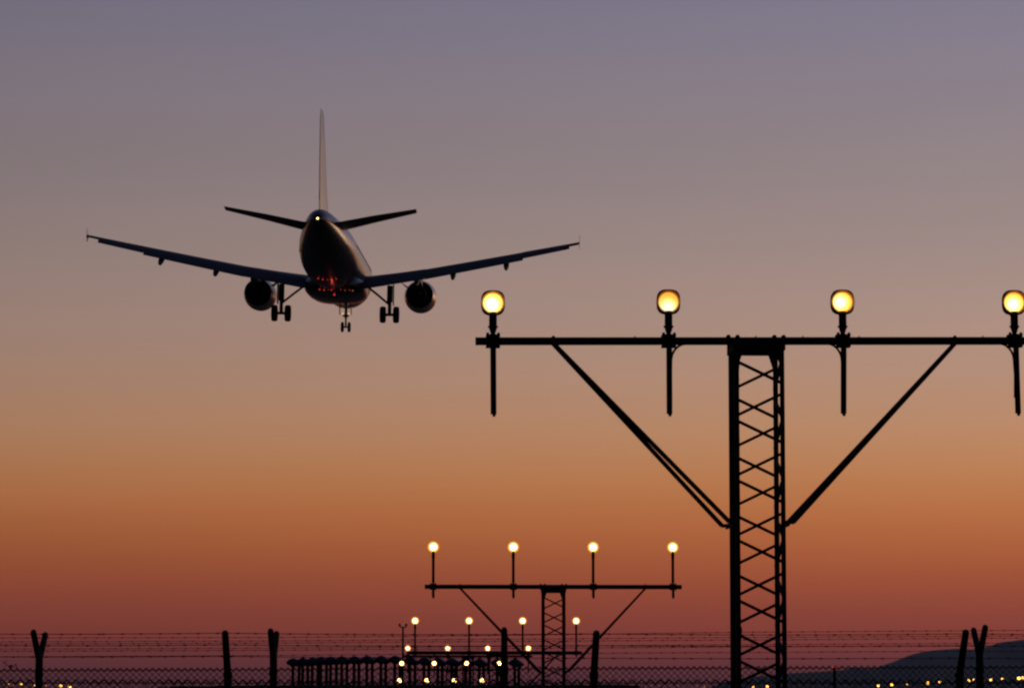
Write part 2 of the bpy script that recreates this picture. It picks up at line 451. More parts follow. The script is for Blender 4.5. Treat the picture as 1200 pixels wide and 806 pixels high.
def gantry(px, ybar, Y, xs, lamp_h, hang, lens, label, detail=2, lamp_scale=1.0, cables=(0, 0, 0, 0), left_ext=2.42, right_ext=2.42,
           lean=(0, 0, 0, 0), dz=(0, 0, 0, 0), roll=0.0, pipe=0.035):
    c = P(px, ybar, Y)
    base = empty('approach_light_gantry', (c.x, c.y, 0), RW)
    tag(base, label, 'light gantry', 'approach light gantries in a line to the runway')
    H = c.z
    bar = MB(); bar.tube([(-left_ext, 0, H - left_ext * roll), (0, 0, H), (right_ext, 0, H + right_ext * roll)], pipe, 16)
    for x in (-1.757, 1.735): bar.ball((x, -0.0, H + pipe * 0.9 + x * roll), 0.018, 6, 4)
    if detail == 2:
        for x in (-1.05, 0.41, 0.90, 1.98, -0.0): bar.tube([(x, 0, H), (x, 0, H + pipe + 0.010 + x * roll)], 0.006, 5)
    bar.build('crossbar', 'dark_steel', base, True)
    half, hy = 0.190, 0.235
    cap = MB()
    cap.box((0, 0, H - pipe - 0.034), (0.45, 0.52, 0.066), taper=1.0)
    for x in (-0.24, -0.16, 0.16, 0.24):
        for y in (-0.04, 0.04):
            cap.ball((x, y * 0.5, H + pipe), 0.020, 8, 4); cap.tube([(x, y, H - 0.06), (x, y, H + pipe - 0.004)], 0.008, 6)
    for s in (-1, 1):
        for y in (-hy, hy):
            cap.add([(s * (half + 0.02), y - 0.006 * s, H - pipe - 0.066), (s * (half - 0.055), y - 0.006 * s, H - pipe - 0.066), (s * (half - 0.015), y - 0.006 * s, H - pipe - 0.19),
                     (s * (half + 0.02), y + 0.006 * s, H - pipe - 0.066), (s * (half - 0.055), y + 0.006 * s, H - pipe - 0.066), (s * (half - 0.015), y + 0.006 * s, H - pipe - 0.19)],
                    [(0, 1, 2), (5, 4, 3), (0, 3, 4, 1), (1, 4, 5, 2), (2, 5, 3, 0)])
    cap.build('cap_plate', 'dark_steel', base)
    top = H - pipe - 0.07
    for sx in (-1, 1):
        for sy in (-1, 1):
            lg = MB()
            ox, oy = sx * half, sy * hy
            lg.box((0, 0, top / 2), (0.040, 0.012, top)).box((sx * 0.014, -sy * 0.021, top / 2), (0.012, 0.030, top))
            o = lg.build('mast_leg', 'dark_steel', base, False, (ox + sx * 0.005, oy + sy * 0.006, 0))
    if detail == 2:
        cd = MB(); cd.tube([(-half - 0.002, 0.0, 0), (-half - 0.002, 0.0, top * 0.5), (-half - 0.002, 0.012, top - 0.25), (-half + 0.03, 0.05, top)], 0.034, 8)
        cd.build('conduit', 'cable_rubber', base, True)
    if detail >= 1 and H > 1.2:
        bw = 0.025 if detail == 2 else 0.026
        segs = zig(top - 0.10, 0.2, half - 0.005, 'front', 0.178, bw, 0.10, 0.055, 0)
        segs += zig(top - 0.118, 0.2, half - 0.005, 'back', 0.178, bw, 0.093, 0.062, 1)
        segs += zig(top - 0.08, 0.2, half - 0.005, 'left', 0.178, bw, 0.09, 0.065, 1)
        segs += zig(top - 0.12, 0.2, half - 0.005, 'right', 0.178, bw, 0.08, 0.075, 0)
        # alike pieces share four meshes
        for k, (a, b) in enumerate(segs):
            a, b = Vector(a), Vector(b); d = b - a
            key = ('brace', tuple(round(v, 3) for v in d))
            def mk(d=d):
                q = MB(); q.beam(Vector((0, 0, 0)), d, bw); me = q.mesh('brace'); me.materials.append(MATS['dark_steel']); return me
            link('brace', cached(key, mk), base, a)
        for z in (top - 1.49,):
            if z > 0.3:
                for s in (-1, 1):
                    fr = MB(); fr.box((s * (half + 0.045), 0, z - 0.003), (0.018, 2 * hy + 0.14, 0.03))
                    fr.build('side_rail', 'dark_steel', base)
    else:
        la = MB()
        for face in ('front', 'back', 'left', 'right'):
            for a, b in zig(top - 0.1, 0.05, half, face, 0.178, 0.02, 0.08, 0.06, 0 if face == 'front' else 1): la.beam(a, b, 0.02)
        tag(la.build('lattice', 'dark_steel', base), kind='stuff')
    if detail >= 1:
        zb = max(0.25, H - 1.58)
        for s, xa in ((-1, -1.757), (1, 1.735)):
            for sy in (-1, 1):
                st = MB()
                A = Vector((xa, sy * 0.02, H - pipe * 0.6 + xa * roll)); B = Vector((s * (half + 0.085), sy * 0.31, zb))
                Cc = Vector((s * (half + 0.012), sy * 0.24, zb + 0.0))
                st.beam(A, B, 0.036); st.beam(B + (B - A).normalized() * 0.006, Cc, 0.030)
                st.build('strut', 'dark_steel', base)
    for i, x in enumerate(xs):
        lamp_assembly(base, x, H + x * roll, lamp_h + dz[i], hang, lens[i], lamp_scale, cables[i], lean[i], detail < 2)
    fd = MB(); fd.box((0, 0, 0.06), (0.8, 0.8, 0.12), taper=0.94); fd.build('foundation', 'dark_post', base)
    return base

G1 = gantry(885.8, 399.6, 28.0, (-2.279, -0.758, 0.757, 2.257), 0.335, 0.635, ('lens_a', 'lens_b', 'lens_c', 'lens_d'),
       'nearest and tallest lattice gantry, cut by the right edge, with four big lamps', 2, 1.0, (0, 1, -1, -1), lean=(0.004, 0.0, -0.008, 0.010),
       dz=(-0.002, 0.006, 0.004, 0.0), left_ext=2.43, roll=0.005)
gantry(648.5, 687.3, 61.3, (-2.26, -0.755, 0.75, 2.255), 0.745, 0.20, ('row_lamp',) * 4,
       'second nearest lattice gantry, seen whole between two leaning fence posts', 1, 1.0, pipe=0.042)
gantry(581.5, 764.5, 91.3, (-2.27, -0.76, 0.74, 2.24), 0.89, 0.10, ('row_lamp',) * 4,
       'third lattice gantry with tall lamp poles, low behind the second gantry', 1, 1.0, left_ext=2.45, right_ext=2.4, pipe=0.05)
gantry(548.5, 768.5, 122.4, (-2.26, -0.76, 0.74, 2.26), 0.30, 0.62, ('row_lamp_far',) * 4,
       'fourth gantry, short lamps just above its bar, right of the forked pole', 0, 1.1, pipe=0.04)
gantry(528.0, 784.5, 151.2, (-2.26, -0.76, 0.74, 2.26), 0.30, 0.3, ('row_lamp_last',) * 4,
       'fifth gantry, small lamps glowing in front of the blue topped posts', 0, 0.92, pipe=0.04)
gantry(516.5, 803.0, 178.6, (-2.26, -0.76, 0.74, 2.26), 0.28, 0.2, ('row_lamp_last',) * 4,
       'farthest gantry with the lowest lamps, just above the dark bank', 0, 1.12, pipe=0.04)

# ------------------------------------------------------------------ fences
def barbed_wire(parent, pts, pitch, rw, rb, seed):
    rnd = random.Random(seed)
    b = MB()
    for s in (0, 1):
        b.tube([Vector(p) + Vector((0, 0, 0.0012 if s else -0.0012)) for p in pts], rw, 3, False)
    for (p, q) in zip(pts, pts[1:]):
        p, q = Vector(p), Vector(q); L = (q - p).length; t = rnd.uniform(0, pitch)
        while t < L:
            c = p.lerp(q, t / L)
            b.tube([c - Vector((0.014, 0, 0)), c + Vector((0.014, 0, 0))], rb * 1.5, 4)
            for a in (rnd.uniform(0.4, 1.1), rnd.uniform(2.0, 2.8)):
                d = Vector((math.cos(a) * 0.5, 0.3, math.sin(a))) * 0.018
                b.add([c - d, c + d, c + Vector((rb, 0, 0)), c + Vector((0, 0, rb))], [(0, 1, 2), (0, 1, 3), (0, 2, 3), (1, 2, 3)])
            t += pitch * rnd.uniform(0.93, 1.07)
    return b.build('barbed_wire', 'wire_steel', parent)

def chain_link(parent, x0, x1, ztop, y, cell, r, slope=0.0):
    """woven diamonds: two families of diagonal wires, knuckles standing over the top wire"""
    b = MB(); n = int((x1 - x0) / cell); zt = ztop + 0.030
    h = round((zt - 0.06) / (cell / 2)) * cell / 2; z0 = zt - h
    for i in range(-int(h / cell) - 1, n + 1):
        for s in (1, -1):
            xa = x0 + i * cell if s == 1 else x0 + (i + int(h / cell) + 2) * cell
            xb = xa + s * h
            a, bb = [xa, z0], [xb, zt]
            # clip to x0..x1
            def cut(p, q):
                if p[0] < x0 or p[0] > x1:
                    xe = x0 if p[0] < x0 else x1
                    t = (xe - p[0]) / (q[0] - p[0])
                    return [xe, p[1] + t * (q[1] - p[1])]
                return p
            if max(xa, xb) <= x0 or min(xa, xb) >= x1: continue
            a2, b2 = cut(a, bb), cut(bb, a)
            if abs(a2[0] - b2[0]) < 0.01: continue
            off = s * r * 0.8
            b.tube([(a2[0], y + off, a2[1] + slope * a2[0]), (b2[0], y + off, b2[1] + slope * b2[0])], r, 3, False)
            if b2[1] > ztop:      # twisted knuckle
                dd = 0.045; b.tube([(b2[0] - s * dd, y + off, b2[1] - dd + slope * b2[0]), (b2[0], y + off, b2[1] + slope * b2[0])], r * 1.6, 4)
    o = b.build('chain_link_mesh', 'wire_steel', parent); o['kind'] = 'stuff'
    for zz in (ztop - 0.004,):
        t = MB(); t.tube([(x0, y - r * 2, zz + slope * x0), (x1, y - r * 2, zz + slope * x1)], r * 1.15, 5); t.build('line_wire', 'wire_steel', parent)

# far fence: Y shaped posts
FY = 46.0
fence_far = empty('y_post_fence', (0, FY, 0))
tag(fence_far, 'chain link security fence on Y shaped posts carrying six strands of barbed wire', 'fence')
zj = P(600, 770, FY).z
def zfar(px): return (px - 46) / 1102.0 * 5.5 / F * FY
far_px = [-230, 46, 320.5, 591, 863, 1148, 1424]
armA, armB = 0.60, 0.56
for px in far_px:
    x = P(px, 770, FY).x; e = zfar(px)
    p = MB()
    p.tube([(x, 0, 0), (x, 0, zj + e - 0.02), (x, 0, zj + e + 0.03)], [0.060, 0.053, 0.046], 10)
    p.tube([(x, 0, zj - 0.26 + e), (x, 0, zj - 0.20 + e)], 0.060, 10)
    o = p.build('post', 'dark_post', fence_far, True)
    for s, ln in ((-1, armA), (1, armB)):
        dzt = (0.345 + (0.015 if s < 0 else 0.0))
        a = MB()
        pts = [(x, 0, zj + e - 0.05), (x, s * ln * 0.96, zj + e + dzt - 0.03), (x, s * ln, zj + e + dzt), (x, s * (ln + 0.012), zj + e + dzt + 0.012)]
        a.tube(pts, [0.047, 0.044, 0.036, 0.018], 10)
        a.build('arm', 'dark_post', o, True)
W = []
XL, XR = P(-235, 770, FY).x, P(1430, 770, FY).x
ROWS = {46: (747, 751.5, 754, 760, 762.5, 769), 320.5: (746.5, 750.5, 753, 759, 761.5, 767.5), 591: (744, 748.5, 751, 757, 759.5, 765.5),
        863: (740.5, 746.5, 749.5, 755, 757.5, 764), 1148: (738.5, 745, 747.5, 753.5, 756.5, 762.5)}
ROWS[-230] = tuple(v + 0.5 for v in ROWS[46]); ROWS[1424] = tuple(v - 1 for v in ROWS[1148])
for k in range(6):
    s, ln, t = ((-1, armA, .93), (1, armB, .93), (-1, armA, .66), (1, armB, .60), (-1, armA, .34), (1, armB, .25))[k]
    pts = []
    for px in far_px:
        yy = FY + s * ln * t; v = P(px, ROWS[px][k], yy); pts.append((v.x, s * ln * t, v.z))
    barbed_wire(fence_far, pts, 0.172, 0.0026, 0.0045, k)
slope = 5.5 / F * FY / (P(1148, 770, FY).x - P(46, 770, FY).x)
z_m = P(600, 783.4, FY).z
chain_link(fence_far, XL, XR, z_m, -0.065, 0.0906, 0.0052, slope * 0.6)

# near fence: posts with one bent arm
NY = 29.6
fence_near = empty('bent_post_fence', (0, NY, 0))
tag(fence_near, 'nearer low chain link fence on bent single posts with three strands of barbed wire', 'fence')
near_px = [(-166, 0), (267, 0), (696, 0), (1124.5, 0.010), (1556, 0.01)]
zk = P(600, 790, NY).z
ztops = P(600, 739.5, NY).z
for px, lx in near_px:
    x = P(px, 790, NY).x; e = 0.008 if px > 1000 else 0
    p = MB()
    p.tube([(x, 0, 0), (x, 0, zk - 0.02), (x, 0, zk)], [0.040, 0.036, 0.036], 10)
    p.tube([(x, 0, zk - 0.03), (x, 0, zk + 0.02)], 0.042, 10)
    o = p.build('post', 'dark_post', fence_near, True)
    dx = {267: -0.003, 696: 0.016, 1124.5: 0.022}.get(px, 0.0)
    a = MB(); a.tube([(x, 0, zk - 0.01), (x + dx, -0.285, ztops + e - 0.022), (x + dx, -0.295, ztops + e - 0.008), (x + dx, -0.30, ztops + e)], [0.034, 0.031, 0.026, 0.012], 10)
    a.build('arm', 'dark_post', o, True)
XLn, XRn = P(-170, 790, NY).x, P(1560, 790, NY).x
for k, yy in enumerate((771, 756.5, 743)):
    zz = P(600, yy, NY).z; t = (zz - zk) / (ztops - zk)
    pts = []
    for px, lx in near_px:
        x = P(px, 790, NY).x
        rise = 2.0 if px < 400 else 0.0
        sag = 0.0
        pts.append((x, -0.285 * t - 0.03, zz + rise / F * NY * (1 if k == 0 else 0.4)))
    # a little sag in each bay
    out = []
    for a_, b_ in zip(pts, pts[1:]):
        a_, b_ = Vector(a_), Vector(b_)
        for q in range(6):
            u = q / 6.0; v = a_.lerp(b_, u); v.z -= 0.018 * 4 * u * (1 - u) * (0.5 + 0.3 * k) * 0.5; out.append(v)
    out.append(Vector(pts[-1]))
    barbed_wire(fence_near, out, 0.168, 0.0024, 0.0040, 50 + k)
chain_link(fence_near, XLn, XRn, P(600, 799.5, NY).z, -0.05, 0.0838, 0.0042)

# ------------------------------------------------------------------ blue topped antenna row
AY = 232.0
ant = [(344.5, 0.9, 771.0), (355.5, 0.95, 770.5), (367, 1, 770), (377, 1, 769.3), (388.5, 1, 769), (401.3, 1, 768.6), (415.6, 1, 768.4), (430.8, 1, 768),
       (447, 1, 768), (463.5, 1, 768), (481, 1.0, 769.5), (497.5, 1, 770), (513.5, 1, 770.5), (530, 1, 771), (546, 1, 771), (562, 1, 771.5), (583, 1, 771.5), (603.5, 1.0, 771.5)]
names = ['leftmost', 'second', 'third', 'fourth', 'fifth', 'sixth', 'seventh', 'eighth', 'ninth', 'tenth', 'eleventh', 'twelfth',
         'thirteenth', 'fourteenth', 'fifteenth', 'sixteenth', 'seventeenth', 'rightmost']
proto_ant = None
def make_antenna():
    r = empty('antenna_mast', (0, 0, 0))
    cap = MB(); rings = []
    for y, w, zt, zb in ((-0.75, 0.12, -0.10, -0.34), (-0.70, 0.36, -0.02, -0.42), (-0.45, 0.47, 0.0, -0.52), (0.2, 0.46, -0.06, -0.54), (0.7, 0.42, -0.16, -0.56), (1.05, 0.30, -0.24, -0.54), (1.12, 0.1, -0.34, -0.44)):
        ring = []; zm = (zt + zb) / 2 - 0.03; 
        for k in range(16):
            a = 2 * math.pi * k / 16; sn = math.sin(a)
            hh = (zt - zm) if sn > 0 else (zm - zb)
            ring.append((w * 1.1 * math.copysign(abs(math.cos(a)) ** (1.5 if sn > 0 else 1.0), math.cos(a)) + (y + 0.45) * 0.20, y, zm + hh * 1.12 * math.copysign(abs(sn) ** (1.25 if sn > 0 else 1.0), sn)))
        rings.append(ring)
    cap.loft(rings); cap.build('radome', 'blue_radome', r, True)
    for yy, xx in ((-0.45, -0.03), (0.8, 0.30)):
        l = MB(); l.tube([(xx, yy, -4.3), (xx, yy, -0.42)], [0.12, 0.11], 8)
        l.box((xx, yy, -0.5), (0.34, 0.20, 0.16), taper=1.3)
        l.build('leg', 'dark_steel', r)
    return r
for i, (px, s, yt) in enumerate(ant):
    c = P(px, yt, AY)
    if proto_ant is None: proto_ant = make_antenna(); o = proto_ant
    else: o = copy_tree(proto_ant)
    o.name = 'antenna_mast' if i == 0 else 'antenna_mast.%03d' % i
    o.location = c; o.rotation_euler = (0, 0, R(random.uniform(-2, 2)))
    tag(o, '%s of the blue topped two legged antenna masts in a row above the bank' % names[i] if i in (0, 17) else
        '%s from the left of the blue topped antenna masts above the bank' % names[i], 'antenna', 'blue topped antenna masts in a row')
cb = MB(); a, b_ = P(340, 784.5, AY + 3), P(606, 784.5, AY + 3)

# forked pole
c = P(472, 800, 200.0); top = P(472, 734.5, 200.0)
fp = empty('forked_pole', (c.x, c.y, 0)); tag(fp, 'thin pole topped by a small two pronged fork, left of the lamps', 'pole')
m_ = MB(); m_.tube([(0, 0, 0), (0, 0, top.z)], [0.075, 0.055], 8); m_.build('pole', 'dark_steel', fp, True)
m_ = MB(); m_.tube([(-0.20, 0, top.z + 0.10), (-0.16, 0, top.z), (0.16, 0, top.z), (0.20, 0, top.z + 0.10)], 0.035, 6)
m_.build('fork', 'dark_steel', fp, True)
for s in (-1, 1):
    m_ = MB(); m_.tube([(s * 0.20, 0, top.z + 0.06), (s * 0.20, 0, top.z + 0.22)], [0.075, 0.06], 8); m_.build('prong_lamp', 'lamp_casing', fp, True)

# obstruction post with two red lamps
c = P(978, 800, 260.0); top = P(978, 783, 260.0)
rp = empty('red_lamp_post', (c.x, c.y, 0)); tag(rp, 'short dark post with two dim red lamps, before the foothill', 'post')
m_ = MB(); m_.tube([(0, 0, 0), (0, 0, top.z)], [0.13, 0.12], 8); m_.build('post', 'dark_steel', rp)
m_ = MB(); m_.box((0, 0, top.z), (0.42, 0.12, 0.08)); m_.build('crossarm', 'dark_steel', rp)
for s in (-1, 1):
    m_ = MB(); m_.ball((s * 0.16, 0, top.z + 0.10), 0.065, 8, 6); m_.build('red_lamp', 'red_lamp', rp, True)

# ------------------------------------------------------------------ far perimeter lamps
far = [(9.6, 799.8, 1, 0), (16, 802.4, .6, 1), (24.5, 800.6, 1, 0), (40.6, 801.8, 1.1, 0), (54, 802.4, .6, 1), (71, 803.0, 1.1, 0), (81.5, 804.6, 1.2, 0),
       (825.5, 804.3, .6, 1), (883, 804.8, .9, 0), (899, 804.0, 1.1, 0), (1029.5, 802.8, 1.05, 0), (1045.2, 801.8, 1, 0), (1062.5, 801, 1.0, 0), (1087, 799.6, 1.3, 0),
       (1101.6, 798.2, 1.1, 0), (1128, 797.6, .9, 0), (1135, 797.2, 1.15, 0), (1141.5, 796.5, 1.15, 0), (1153, 796.2, .8, 1), (1161, 795.8, 1.1, 0),
       (1175, 795.2, 1.1, 0), (1194, 794.2, 1.3, 0), (1198.6, 793.8, 1.2, 0)]
ordn = ['first', 'second', 'third', 'fourth', 'fifth', 'sixth', 'seventh', 'eighth', 'ninth', 'tenth', 'eleventh', 'twelfth', 'thirteenth']
LY = 620.0
for i, (px, py, s, dim) in enumerate(far):
    c = P(px, py, LY)
    o = empty('street_lamp' , (c.x, c.y, 0))
    if i < 7: lab = '%s small distant lamp counted from the left edge, behind the mesh' % ordn[i]
    elif i == 7: lab = 'faint orange distant lamp left of the nearest gantry mast'
    elif i < 10: lab = ('distant yellow lamp glowing just left of the mast centre behind the bracing', 'distant yellow lamp glowing near the right legs of the nearest mast')[i - 8]
    else: lab = '%s distant yellow lamp below the hill, counting from the red lamp post' % ordn[i - 10]
    tag(o, lab, 'street lamp', 'distant lamps beyond the fences')
    m_ = MB(); m_.tube([(0, 0.1, 0), (0, 0.1, c.z)], 0.07, 6); m_.build('pole', 'dark_steel', o)
    m_ = MB(); m_.ball((0, 0, c.z), 0.23 * s, 10, 6, (1.1, 1, 0.95)); m_.build('lantern', 'far_lamp_dim' if dim else 'far_lamp', o, True)
    m_ = MB(); m_.tube([(0, 0.1, c.z + 0.2 * s), (0, 0.05, c.z + 0.3 * s)], [0.2 * s, 0.05], 8); m_.build('hood', 'dark_steel', o)

# ------------------------------------------------------------------ dry weed by the near fence
wy = 27.5
wb = P(34, 812, wy)
wd = empty('dry_weed', (wb.x, wb.y, 0)); tag(wd, 'dry weed bending left with curled leaves by the left fence', 'plant')
def W_(px, py, dy=0.0): v = P(px, py, wy + dy); return (v.x - wb.x, v.y - wb.y, v.z)
m_ = MB(); m_.tube([(0.02, 0, 0), (0.02, 0, 1.0), W_(36, 806), W_(33, 798), W_(28, 790), W_(22, 784), W_(17, 781)], [0.006, 0.005, 0.004, 0.0035, 0.003, 0.0028, 0.002], 6)
m_.tube([W_(17, 781), W_(12, 781), W_(8, 778), W_(5, 774)], [0.0022, 0.003, 0.0022, 0.001], 5)
m_.tube([W_(20, 783), W_(19, 779), W_(18.5, 776.5)], [0.0022, 0.003, 0.001], 5)
m_.build('stem', 'weed', wd, True)
for (px, py, s) in ((13, 781, 1.7), (11.5, 780.4, 1.2), (5.5, 776.5, .8), (4.2, 774.5, .6), (8.2, 774, .6), (7, 779, .7), (18.6, 778.3, .9), (15, 779.6, .8), (24, 786, .7), (1.5, 800, .8), (3, 803, 1)):
    m_ = MB(); p = Vector(W_(px, py, random.uniform(-.02, .02)))
    a = random.uniform(0, 3); d = Vector((math.cos(a), 0.5, math.sin(a))).normalized() * 0.012 * s; u = Vector((-math.sin(a), 0.3, math.cos(a))).normalized() * 0.006 * s
    m_.tube([p - d, p - d * 0.3 + u * .4, p + d * 0.4 + u * .5, p + d], [0.002 * s, 0.007 * s, 0.006 * s, 0.001], 6)
    m_.build('leaf', 'weed', wd, True)

# ------------------------------------------------------------------ airliner
# frame: x right, y forward, z up, origin under the main wheels; s = distance aft of the nose
S0 = 17.7
def pt(x, s, z): return Vector((x, S0 - s, z))
def livery():
    m = bpy.data.materials.new('airliner_paint'); m.use_nodes = True
    t = m.node_tree; b = t.nodes['Principled BSDF']
    tcn = t.nodes.new('ShaderNodeTexCoord'); sp = t.nodes.new('ShaderNodeSeparateXYZ'); t.links.new(tcn.outputs['Object'], sp.inputs[0])
    r = t.nodes.new('ShaderNodeMapRange'); r.interpolation_type = 'SMOOTHSTEP'
    r.inputs['From Min'].default_value = S0 - 31.0; r.inputs['From Max'].default_value = S0 - 35.9
    r.inputs['To Min'].default_value = 3.95; r.inputs['To Max'].default_value = 5.80
    t.links.new(sp.outputs['Y'], r.inputs['Value'])
    g_ = t.nodes.new('ShaderNodeMath'); g_.operation = 'SUBTRACT'; t.links.new(sp.outputs['Z'], g_.inputs[0]); t.links.new(r.outputs[0], g_.inputs[1])
    k = t.nodes.new('ShaderNodeMapRange'); k.inputs['From Min'].default_value = -0.03; k.inputs['From Max'].default_value = 0.03
    t.links.new(g_.outputs[0], k.inputs['Value'])
    n = t.nodes.new('ShaderNodeTexNoise'); n.inputs['Scale'].default_value = 1.3; n.inputs['Detail'].default_value = 4
    t.links.new(tcn.outputs['Object'], n.inputs['Vector'])
    w = t.nodes.new('ShaderNodeMix'); w.data_type = 'RGBA'; w.inputs[6].default_value = (0.62, 0.60, 0.60, 1); w.inputs[7].default_value = (0.74, 0.73, 0.72, 1)
    t.links.new(n.outputs['Fac'], w.inputs[0])
    mx = t.nodes.new('ShaderNodeMix'); mx.data_type = 'RGBA'; mx.inputs[6].default_value = (0.010, 0.011, 0.020, 1)
    t.links.new(w.outputs[2], mx.inputs[7]); t.links.new(k.outputs[0], mx.inputs[0])
    t.links.new(mx.outputs[2], b.inputs['Base Color'])
    b.inputs['Roughness'].default_value = 0.38; b.inputs['Coat Weight'].default_value = 0.4; b.inputs['Coat Roughness'].default_value = 0.15
    MATS['livery'] = m
livery()
plane = empty('airliner', (0, 0, 0))
tag(plane, 'twin engined passenger jet seen from behind, descending with its landing gear down', 'airplane')
SEC = [(0.0, 0.05, 3.28, 3.20), (0.15, 0.32, 3.55, 2.95), (0.5, 0.68, 3.85, 2.62), (1.0, 0.98, 4.15, 2.33), (1.7, 1.28, 4.62, 2.08), (2.6, 1.55, 5.15, 1.90), (4.0, 1.84, 5.66, 1.78),
       (6.0, 1.97, 5.87, 1.73), (12, 1.975, 5.87, 1.73), (18, 1.975, 5.87, 1.73), (23.5, 1.975, 5.87, 1.73), (25.5, 1.965, 5.87, 1.82), (28, 1.87, 5.87, 2.18), (30, 1.70, 5.87, 2.60),
       (32, 1.44, 5.88, 3.07), (34, 1.13, 5.88, 3.62), (35.5, 0.86, 5.83, 4.06), (36.6, 0.60, 5.66, 4.42), (37.3, 0.38, 5.40, 4.70), (37.5, 0.24, 5.18, 4.78)]
f = MB(); rings = []
for s, w, zt, zb in SEC:
    zc_, h = (zt + zb) / 2, (zt - zb) / 2
    rings.append([pt(w * math.cos(2 * math.pi * k / 40), s, zc_ + h * math.sin(2 * math.pi * k / 40)) for k in range(40)])
f.loft(rings); body = f.build('fuselage', 'livery', plane, True)
# exhaust of the auxiliary unit
m_ = MB(); m_.tube([pt(0, 37.45, 4.98), pt(0, 37.62, 4.98)], [0.2, 0.16], 12); m_.build('exhaust_pipe', 'exhaust_metal', body, True)
# cabin windows, doors on both sides
wd_ = MB()
for side in (-1, 1):
    k = 0
    s = 7.0
    while s < 30.0:
        w = 1.975 if s < 25.5 else 1.975 - (s - 25.5) * 0.055
        z = 4.28; zz = (z - 3.8) / 2.07
        x = side * w * math.sqrt(1 - zz * zz)
        wd_.box((x - side * 0.005, S0 - s, z), (0.02, 0.23, 0.33))
        s += 0.53
tag(wd_.build('cabin_windows', 'window_glass', body), kind='stuff')
for side in (-1, 1):
    for s in (5.2, 30.6):
        d_ = MB(); w = 1.93 if s < 10 else 1.64
        for a, b in (((-.42, 3.55), (-.42, 5.35)), ((.42, 3.55), (.42, 5.35)), ((-.42, 3.55), (.42, 3.55)), ((-.42, 5.35), (.42, 5.35))):
            def q(u, z): 
                zz = min(0.98, (z - 3.85) / 2.0); return pt(side * (w * math.sqrt(1 - zz * zz) + 0.01), s + u, z)
            d_.beam(q(*a), q(*b), 0.03)
        d_.build('door_frame', 'dark_paint', body)
# windshield
m_ = MB()
for x in (-0.75, -0.25, 0.25, 0.75):
    m_.box(pt(x, 2.05 + abs(x) * 0.35, 4.78), (0.42, 0.5, 0.06), Euler((R(-42), 0, 0)).to_matrix())
m_.build('windshield', 'window_glass', body)
# belly fairing
m_ = MB(); rings = []
for s, w, zt, zb in ((10.6, 0.5, 2.2, 1.9), (11.3, 1.5, 2.7, 1.62), (12.6, 2.02, 2.95, 1.42), (15, 2.14, 3.0, 1.36), (18.5, 2.14, 3.0, 1.36), (20.3, 2.0, 2.9, 1.46), (21.6, 1.5, 2.6, 1.64), (22.6, 0.6, 2.2, 1.86)):
    zc_, h = (zt + zb) / 2, (zt - zb) / 2
    rings.append([pt(w * math.copysign(abs(math.cos(a)) ** 0.7, math.cos(a)), s, zc_ + h * math.copysign(abs(math.sin(a)) ** 0.8, math.sin(a))) for a in [2 * math.pi * k / 32 for k in range(32)]])
m_.loft(rings); m_.build('belly_fairing', 'dark_paint', plane, True)

AF = [(1.0, 0.0), (0.85, 0.035), (0.65, 0.075), (0.45, 0.10), (0.28, 0.105), (0.14, 0.085), (0.05, 0.053), (0.012, 0.025), (0.0, 0.0),
      (0.012, -0.02), (0.05, -0.035), (0.14, -0.05), (0.3, -0.055), (0.5, -0.045), (0.75, -0.018), (1.0, -0.004)]
def foil(x, sle, z, chord, t, inc=0.0, vertical=False):
    out = []
    ci, si = math.cos(inc), math.sin(inc)
    for u, v in AF:
        v = v * t / 0.155
        if vertical: vv = (v if v >= 0 else v * 1.9); out.append(pt(x + vv * chord, sle + u * chord, z)); continue
        a, b = (u - 0.4) * chord, v * chord
        out.append(pt(x, sle + 0.4 * chord + a * ci + b * si, z - a * si + b * ci))
    return out
def wing_at(x):
    """leading edge station, chord, height of the wing at spanwise distance x"""
    ax = abs(x)
    le = 11.7 + (ax) * 0.52
    te = 18.55 if ax < 6.4 else 18.55 + (ax - 6.4) * 0.32
    z = 2.74 + max(0, ax - 1.9) * 0.158 + (ax / 17.0) ** 2 * 0.12
    return le, te - le, z
